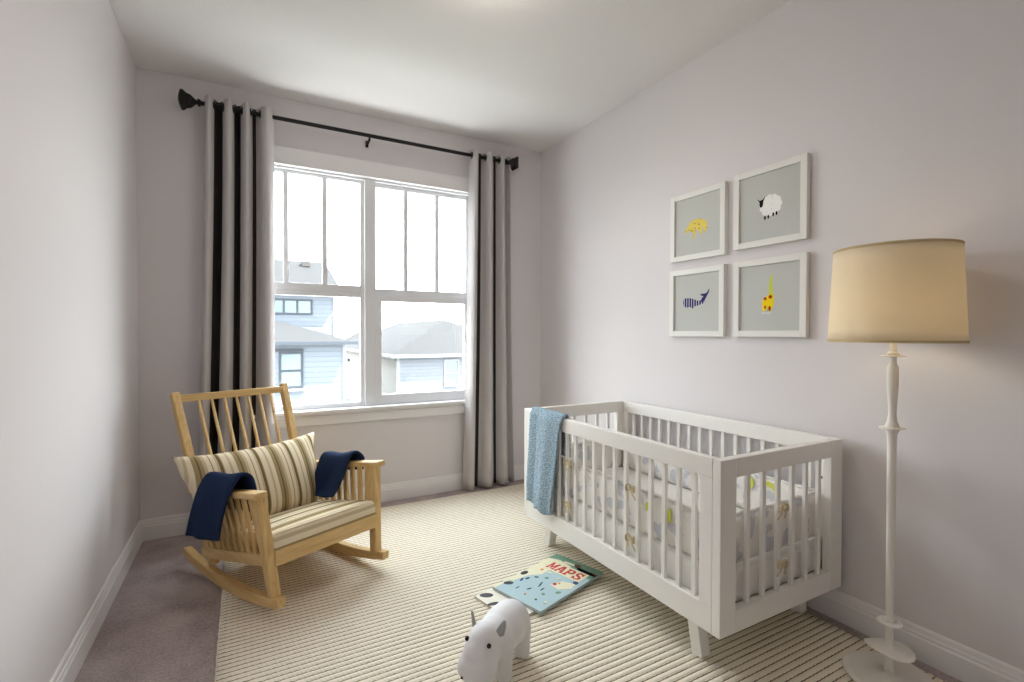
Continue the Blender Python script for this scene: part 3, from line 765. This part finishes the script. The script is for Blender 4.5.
bA, bW, bGn, bCr, bRd, bBk, bDk, bOr, bNv = [plain('book '+n_, srgb(*c), .5, .35) for n_, c in (('sea blue', (172, 198, 204)), ('off white', (228, 224, 208)), ('green', (118, 156, 132)), ('cream', (232, 226, 196)), ('red', (196, 42, 40)), ('black', (32, 32, 36)), ('brown', (110, 66, 50)), ('orange', (230, 150, 50)), ('navy', (60, 66, 110)))]
art = [bA,
  ([[(0, .86), (1, .84), (1, 1), (0, 1)], [(.62, .84), (1, .76), (1, .9), (.6, .9)]], bGn),
  ([[(0, .20), (.10, .22), (.16, .40), (.30, .52), (.30, .66), (.46, .72), (.50, .86), (.2, .90), (0, .86)], [(.0, .0), (.05, .0), (.05, .2), (0, .2)], [(.62, .42), (.80, .40), (.94, .50), (.90, .60), (.70, .56)], [(.30, .88), (.62, .90), (.60, .93), (.30, .92)]], bCr),
  ([ell(.10, .16, .07, .035, 12, .4), ell(.06, .42, .05, .05, 12, .2), ell(.50, .36, .012, .06, 12, .5), ell(.80, .86, .05, .02, 10), ell(.22, .36, .03, .02, 10, 1), ell(.30, .16, .01, .03, 8), ell(.15, .72, .03, .02, 8), ell(.74, .12, .02, .012, 8)], bBk),
  ([[(.13, .645), (.90, .645), (.90, .84), (.13, .84)]], bCr),
  (['MAPS', ell(.66, .46, .035, .022, 10)], bRd),
  ([ell(.88, .62, .045, .028, 14), ell(.18, .30, .02, .035, 8, .5), ell(.46, .22, .03, .012, 8, .9), ell(.62, .30, .012, .03, 8), ell(.30, .44, .035, .012, 8, .3)], bNv), ([ell(.44, .50, .03, .018, 10, .4), ell(.72, .24, .03, .016, 10), ell(.86, .36, .035, .02, 10, .6)], bGn), ([ell(.36, .60, .04, .02, 10), ell(.60, .56, .03, .014, 8, .5), ell(.90, .14, .03, .02, 8)], bCr), ([ell(.20, .60, .025, .02, 8), ell(.52, .12, .02, .012, 8), ell(.70, .50, .02, .014, 8)], bOr), ([ell(.56, .92, .06, .03, 10), ell(.95, .88, .03, .012, 8)], bDk)]
# near corner of the book (542,611) ; width axis runs to the left corner, height axis to the right corner
nx, ny = 1.081, 1.722
ang = math.atan2(.140, .448)
# local x = from spine (left/top edge) ... book lies with its top edge towards the crib
bw, bh = .290, .470
p_left = (nx-bw*math.sin(ang)*1.0, ny+bw*math.cos(ang))
bk2 = [bW, ([ell(.12, .10, .10, .05, 12, .4), ell(.40, .05, .07, .04, 12, .9), ell(.75, .22, .05, .03, 12), ell(.06, .56, .10, .07, 12, .3), ell(.05, .78, .05, .03, 10)], bBk), ([ell(.62, .05, .09, .05, 12, .5), ell(.84, .12, .06, .02, 10)], bOr), ([ell(.20, .50, .14, .10, 14)], bGn)]
book((p_left[0]-.095, p_left[1]-.008, RH), ang-PI/2-.08, .265, .44, .011, 'white picture book with black animals, underneath the blue maps book', bk2)
book((p_left[0], p_left[1], RH+.0125), ang-PI/2, bw, bh, .013, 'pale blue picture book with red MAPS title, on top of another book', art)

# ------------------------------------------------------------------ hippo
HX, HY, HA = .788, 1.530, math.radians(214)
hip = empty('toy_hippo', (HX, HY, RH), HA, label='white toy hippo with grey ears standing on the rug beside the books', cat='toy hippo')
hip.scale = (.91, .91, .91)
bm = B()
def blobm(c, r, rot=(0, 0, 0)):
    mtx = Matrix.Translation(c) @ Matrix.Rotation(rot[2], 4, 'Z') @ Matrix.Rotation(rot[1], 4, 'Y') @ Matrix.Diagonal((r[0], r[1], r[2], 1))
    bmesh.ops.create_uvsphere(bm, u_segments=28, v_segments=18, radius=1, matrix=mtx)
blobm((-.035, 0, .142), (.140, .084, .082)); blobm((-.085, 0, .140), (.090, .082, .080)); blobm((.05, 0, .148), (.095, .078, .076))
blobm((.105, 0, .172), (.078, .064, .062)); blobm((.135, 0, .145), (.072, .068, .066), (0, .7, 0)); blobm((.160, 0, .110), (.060, .078, .052), (0, .5, 0)); blobm((.168, 0, .094), (.052, .080, .044), (0, .3, 0))
for x, y in ((-.105, .046), (-.105, -.046), (.050, .046), (.050, -.046)):
    tube(bm, [(x, y, .001), (x, y, .03), (x, y, .08), (x, y*.9, .13)], .036, 20, radii=[.033, .034, .036, .045])
body = link('body', bm, M['hippo'], hip, smooth=True)
md = body.modifiers.new('remesh', 'REMESH'); md.mode = 'VOXEL'; md.voxel_size = .005; md.use_smooth_shade = True
md = body.modifiers.new('smooth', 'SMOOTH'); md.factor = .6; md.iterations = 30
for s in (-1, 1):
    ear = B()
    sheet(ear, lambda u, v: (.098+(.017*(1-v**2)+.003)*(2*u-1)*.45-.012*v+.006*(1-(2*u-1)**2), s*(.050+.020*v)-s*(.017*(1-v**2)+.003)*(2*u-1)*.8, .196+.056*v), 8, 8)
    link('ear', ear, M['hippoear'], hip, smooth=True, solid=.004)
    eye = B(); bmesh.ops.create_uvsphere(eye, u_segments=14, v_segments=10, radius=.0085, matrix=Matrix.Translation((.160, s*.046, .192)))
    link('eye', eye, M['black'], hip, smooth=True)
    nos = B(); bmesh.ops.create_uvsphere(nos, u_segments=10, v_segments=8, radius=.0055, matrix=Matrix.Translation((.211, s*.034, .084)))
    link('nostril', nos, M['black'], hip, smooth=True)
link('tail', tube(B(), [(-.168, 0, .15), (-.188, 0, .13), (-.191, 0, .10)], .005, 8), M['hippo'], hip, smooth=True)

# ------------------------------------------------------------------ outside
siding = siding_mat('pale blue lap siding', (.098, .111, .130, 1))
sidw = siding_mat('grey lap siding', (.115, .122, .138, 1))
cream = plain('cream stucco', (.16, .155, .145, 1), .9, .1)
roofm = plain('light grey shingles', (.021, .0215, .0225, 1), .9, .1, bump=.4, bscale=12, var=.12, vscale=30)
otrim = plain('exterior white trim', (.16, .165, .175, 1), .7, .2)
oblue = plain('slate window frame', (.022, .027, .034, 1), .6, .2)
oglass = plain('house window glass', (.055, .085, .10, 1), .15, .5)
GZ = -3.2
link('ground', box(B(), (-60, 6, GZ-.2), (80, 120, GZ)), plain('pale ground', (.12, .13, .12, 1), .95, .05), kind='structure')
def hip_roof(bm, x0, x1, y0, y1, z0, h, over=.35, ridge=None):
    x0, x1, y0, y1 = x0-over, x1+over, y0-over, y1+over
    d = min(x1-x0, y1-y0)/2
    if (x1-x0) > (y1-y0): r0, r1 = (x0+d, (y0+y1)/2), (x1-d, (y0+y1)/2)
    else: r0, r1 = ((x0+x1)/2, y0+d), ((x0+x1)/2, y1-d)
    if ridge: r0, r1 = ridge
    b = [bm.verts.new(p) for p in ((x0, y0, z0), (x1, y0, z0), (x1, y1, z0), (x0, y1, z0))]
    t = [bm.verts.new((r0[0], r0[1], z0+h)), bm.verts.new((r1[0], r1[1], z0+h))]
    if (x1-x0) > (y1-y0) or ridge:
        for f in ((b[0], b[1], t[1], t[0]), (b[1], b[2], t[1]), (b[2], b[3], t[0], t[1]), (b[3], b[0], t[0])): bm.faces.new(f)
    else:
        for f in ((b[0], b[1], t[0]), (b[1], b[2], t[1], t[0]), (b[2], b[3], t[1]), (b[3], b[0], t[0], t[1])): bm.faces.new(f)
    bm.faces.new(b[::-1]); return bm
def owin(parent, x0, x1, z0, z1, y, mull=(), tr=(), mat=oblue, t=.06, name='window'):
    bm = B()
    for a, b in (((x0-t, z0-t), (x1+t, z0)), ((x0-t, z1), (x1+t, z1+t)), ((x0-t, z0), (x0, z1)), ((x1, z0), (x1+t, z1))): box(bm, (a[0], y-.05, a[1]), (b[0], y+.02, b[1]))
    for x in mull: box(bm, (x-.03, y-.05, z0), (x+.03, y+.02, z1))
    for z in tr: box(bm, (x0, y-.05, z-.03), (x1, y+.02, z+.03))
    w_ = link(name, bm, mat, parent); link('pane', box(B(), (x0, y-.01, z0), (x1, y+.02, z1)), oglass, w_)
# blue two-storey house (left pane)
hA = empty('house', (0, 0, 0), label='pale blue two storey house seen through the left window pane', cat='house')
link('wall', box(B(), (-5.5, 16, GZ), (2.77, 22, .93)), siding, hA, label='low front wing wall')
link('corner_board', box(B(), (2.70, 15.97, GZ), (2.79, 16.03, .93)), otrim, hA)
bm = hip_roof(B(), -5.5, 2.77, 16, 22, .93, 1.0, .32, ((.85, 18.2), (-4, 18.2))) if False else B()
# low roof: slopes up from the eave to the taller block, hipped at its right end
e = [bm.verts.new(p) for p in ((-6, 15.65, .93), (3.07, 15.65, .93), (3.07, 20, .93), (.95, 17.9, 1.62), (-6, 17.9, 1.62), (-6, 20, .93))]
bm.faces.new((e[0], e[1], e[3], e[4])); bm.faces.new((e[1], e[2], e[3])); bm.faces.new((e[4], e[3], e[2], e[5])); bm.faces.new((e[0], e[5], e[2], e[1])); bm.faces.new((e[0], e[4], e[5]))
link('roof', bm, roofm, hA)
link('gutter', box(B(), (-6, 15.58, .86), (3.09, 15.68, .96)), oblue, hA)
owin(hA, .95, 1.49, -.38, .58, 16, (), (.08,))
link('window_head', box(B(), (.70, 15.94, .66), (1.56, 16.01, .74)), oblue, hA)
link('window_sill', box(B(), (.84, 15.92, -.53), (1.60, 16.01, -.46)), otrim, hA)
link('tall_wall', box(B(), (-5.5, 19, .9), (2.92, 25, 2.60)), siding, hA)
link('tall_corner_board', box(B(), (2.86, 18.97, .9), (2.94, 19.03, 2.60)), otrim, hA)
bm = B(); e = [bm.verts.new(p) for p in ((-6, 18.6, 2.62), (3.18, 18.6, 2.62), (3.18, 25.3, 2.62), (2.95, 21.5, 4.12), (-6, 21.5, 4.12), (-6, 25.3, 2.62))]
for f in ((0, 1, 3, 4), (1, 2, 3), (4, 3, 2, 5), (0, 5, 2, 1), (0, 4, 5)): bm.faces.new([e[i] for i in f])
link('tall_roof', bm, roofm, hA)
link('roof_vent', box(B(), (2.0, 20.9, 3.85), (2.3, 21.2, 4.05)), plain('brown vent', (.02, .018, .018, 1)), hA)
owin(hA, .80, 2.10, 1.93, 2.36, 19, (1.22, 1.66))
# grey house (right pane): its cream side wall runs away to the left
hC = empty('house', (0, 0, 0), label='grey house with cream side wall and hip roof seen through the lower right pane', cat='house')
link('wall', box(B(), (6.12, 22, GZ), (13.3, 38, .20)), sidw, hC)
link('side_wall', box(B(), (6.08, 22.06, GZ), (6.14, 38, .20)), cream, hC)
link('corner_board', box(B(), (6.06, 21.97, GZ), (6.20, 22.06, .20)), otrim, hC)
link('roof', hip_roof(B(), 6.12, 13.3, 22, 38, .22, 1.75, .32), roofm, hC)
link('fascia', box(B(), (5.8, 21.62, .10), (13.6, 21.70, .24)), otrim, hC)
link('side_fascia', box(B(), (5.74, 21.62, .10), (5.82, 38.3, .24)), otrim, hC)
link('vent', box(B(), (5.98, 33.4, -.62), (6.10, 33.9, -.48)), oblue, hC)
owin(hC, 8.42, 9.02, -1.25, -.12, 22, (), (-.68,), otrim, .09)
# far roofs
for i, (x, y, w_, z0, h, lab) in enumerate(((18.0, 46, 7, .1, 2.4, 'distant grey roofed house behind the grey house at right edge'), (11.6, 60, 4.0, .4, 1.5, 'distant house with pointed roof beside the street lamp'))):
    hD = empty('house', (x, y, GZ), label=lab, cat='house')
    link('wall', box(B(), (0, 0, 0), (w_, 6, z0-GZ)), cream, hD)
    link('roof', hip_roof(B(), 0, w_, 0, 6, z0-GZ, h, .3), roofm, hD)
sl = empty('street_lamp', (9.55, 44, GZ), label='thin curved street lamp beyond the blue house', cat='street lamp')
link('post', tube(B(), [(0, 0, 0), (0, 0, 4.3), (.08, 0, 4.75), (.35, 0, 5.05)], .05, 8), oblue, sl, smooth=True)
link('lamp_head', box(B(), (.30, -.12, 5.0), (.85, .12, 5.10)), oblue, sl, bevel=.02)

# ------------------------------------------------------------------ light
w = bpy.data.worlds.new('sky'); S.world = w; w.use_nodes = True
nt = w.node_tree; bg = nt.nodes['Background']
tc = N(nt, 'ShaderNodeTexCoord'); sp = N(nt, 'ShaderNodeSeparateXYZ'); L(nt, tc.outputs['Generated'], sp.inputs[0])
cr = N(nt, 'ShaderNodeValToRGB')
cr.color_ramp.elements[0].position = .45; cr.color_ramp.elements[0].color = (1, .99, .98, 1)
cr.color_ramp.elements[1].position = .9; cr.color_ramp.elements[1].color = (.84, .92, 1, 1)
mpz = N(nt, 'ShaderNodeMath', operation='MULTIPLY_ADD'); mpz.inputs[1].default_value = .5; mpz.inputs[2].default_value = .5
L(nt, sp.outputs['Z'], mpz.inputs[0]); L(nt, mpz.outputs[0], cr.inputs['Fac']); L(nt, cr.outputs['Color'], bg.inputs['Color'])
bg.inputs['Strength'].default_value = 15.0
sun = bpy.data.lights.new('sun', 'SUN'); sun.energy = 55.0; sun.angle = math.radians(.6); sun.color = (1, .96, .9)
so = bpy.data.objects.new('sun', sun); COL.objects.link(so)
d = Vector((-1.7, 1.0, -3.0)); so.rotation_euler = d.to_track_quat('-Z', 'Y').to_euler()
ar = bpy.data.lights.new('window_portal', 'AREA'); ar.shape = 'RECTANGLE'; ar.size = WX1-WX0; ar.size_y = WZ1-WZ0
ar.cycles.is_portal = True
ao = bpy.data.objects.new('window_portal', ar); COL.objects.link(ao)
ao.location = ((WX0+WX1)/2, YB+T+.02, (WZ0+WZ1)/2); ao.rotation_euler = Vector((0, -1, 0)).to_track_quat('-Z', 'Y').to_euler()

# ------------------------------------------------------------------ camera
f, yaw, pit, rol = 488.844, .5007, -.0148, .0019
F = Vector((math.sin(yaw)*math.cos(pit), math.cos(yaw)*math.cos(pit), math.sin(pit)))
R = Vector((math.cos(yaw), -math.sin(yaw), 0)); U = R.cross(F)
R2, U2 = R*math.cos(rol)+U*math.sin(rol), U*math.cos(rol)-R*math.sin(rol)
cam = bpy.data.cameras.new('camera'); co = bpy.data.objects.new('camera', cam); COL.objects.link(co)
mw = Matrix.Identity(4)
for i in range(3): mw[i][0], mw[i][1], mw[i][2] = R2[i], U2[i], -F[i]
mw.translation = (0, 0, 1.2); co.matrix_world = mw
cam.sensor_width = 36; cam.lens = f/1024*36; cam.clip_start = .02; cam.clip_end = 500
S.camera = co
S.view_settings.view_transform = 'Standard'; S.view_settings.look = 'None'
S.view_settings.exposure = .06; S.view_settings.gamma = 1; S.view_settings.use_curve_mapping = False
S.cycles.max_bounces = 12; S.cycles.diffuse_bounces = 8; S.cycles.transparent_max_bounces = 12
S.cycles.sample_clamp_indirect = 8; S.cycles.use_denoising = True
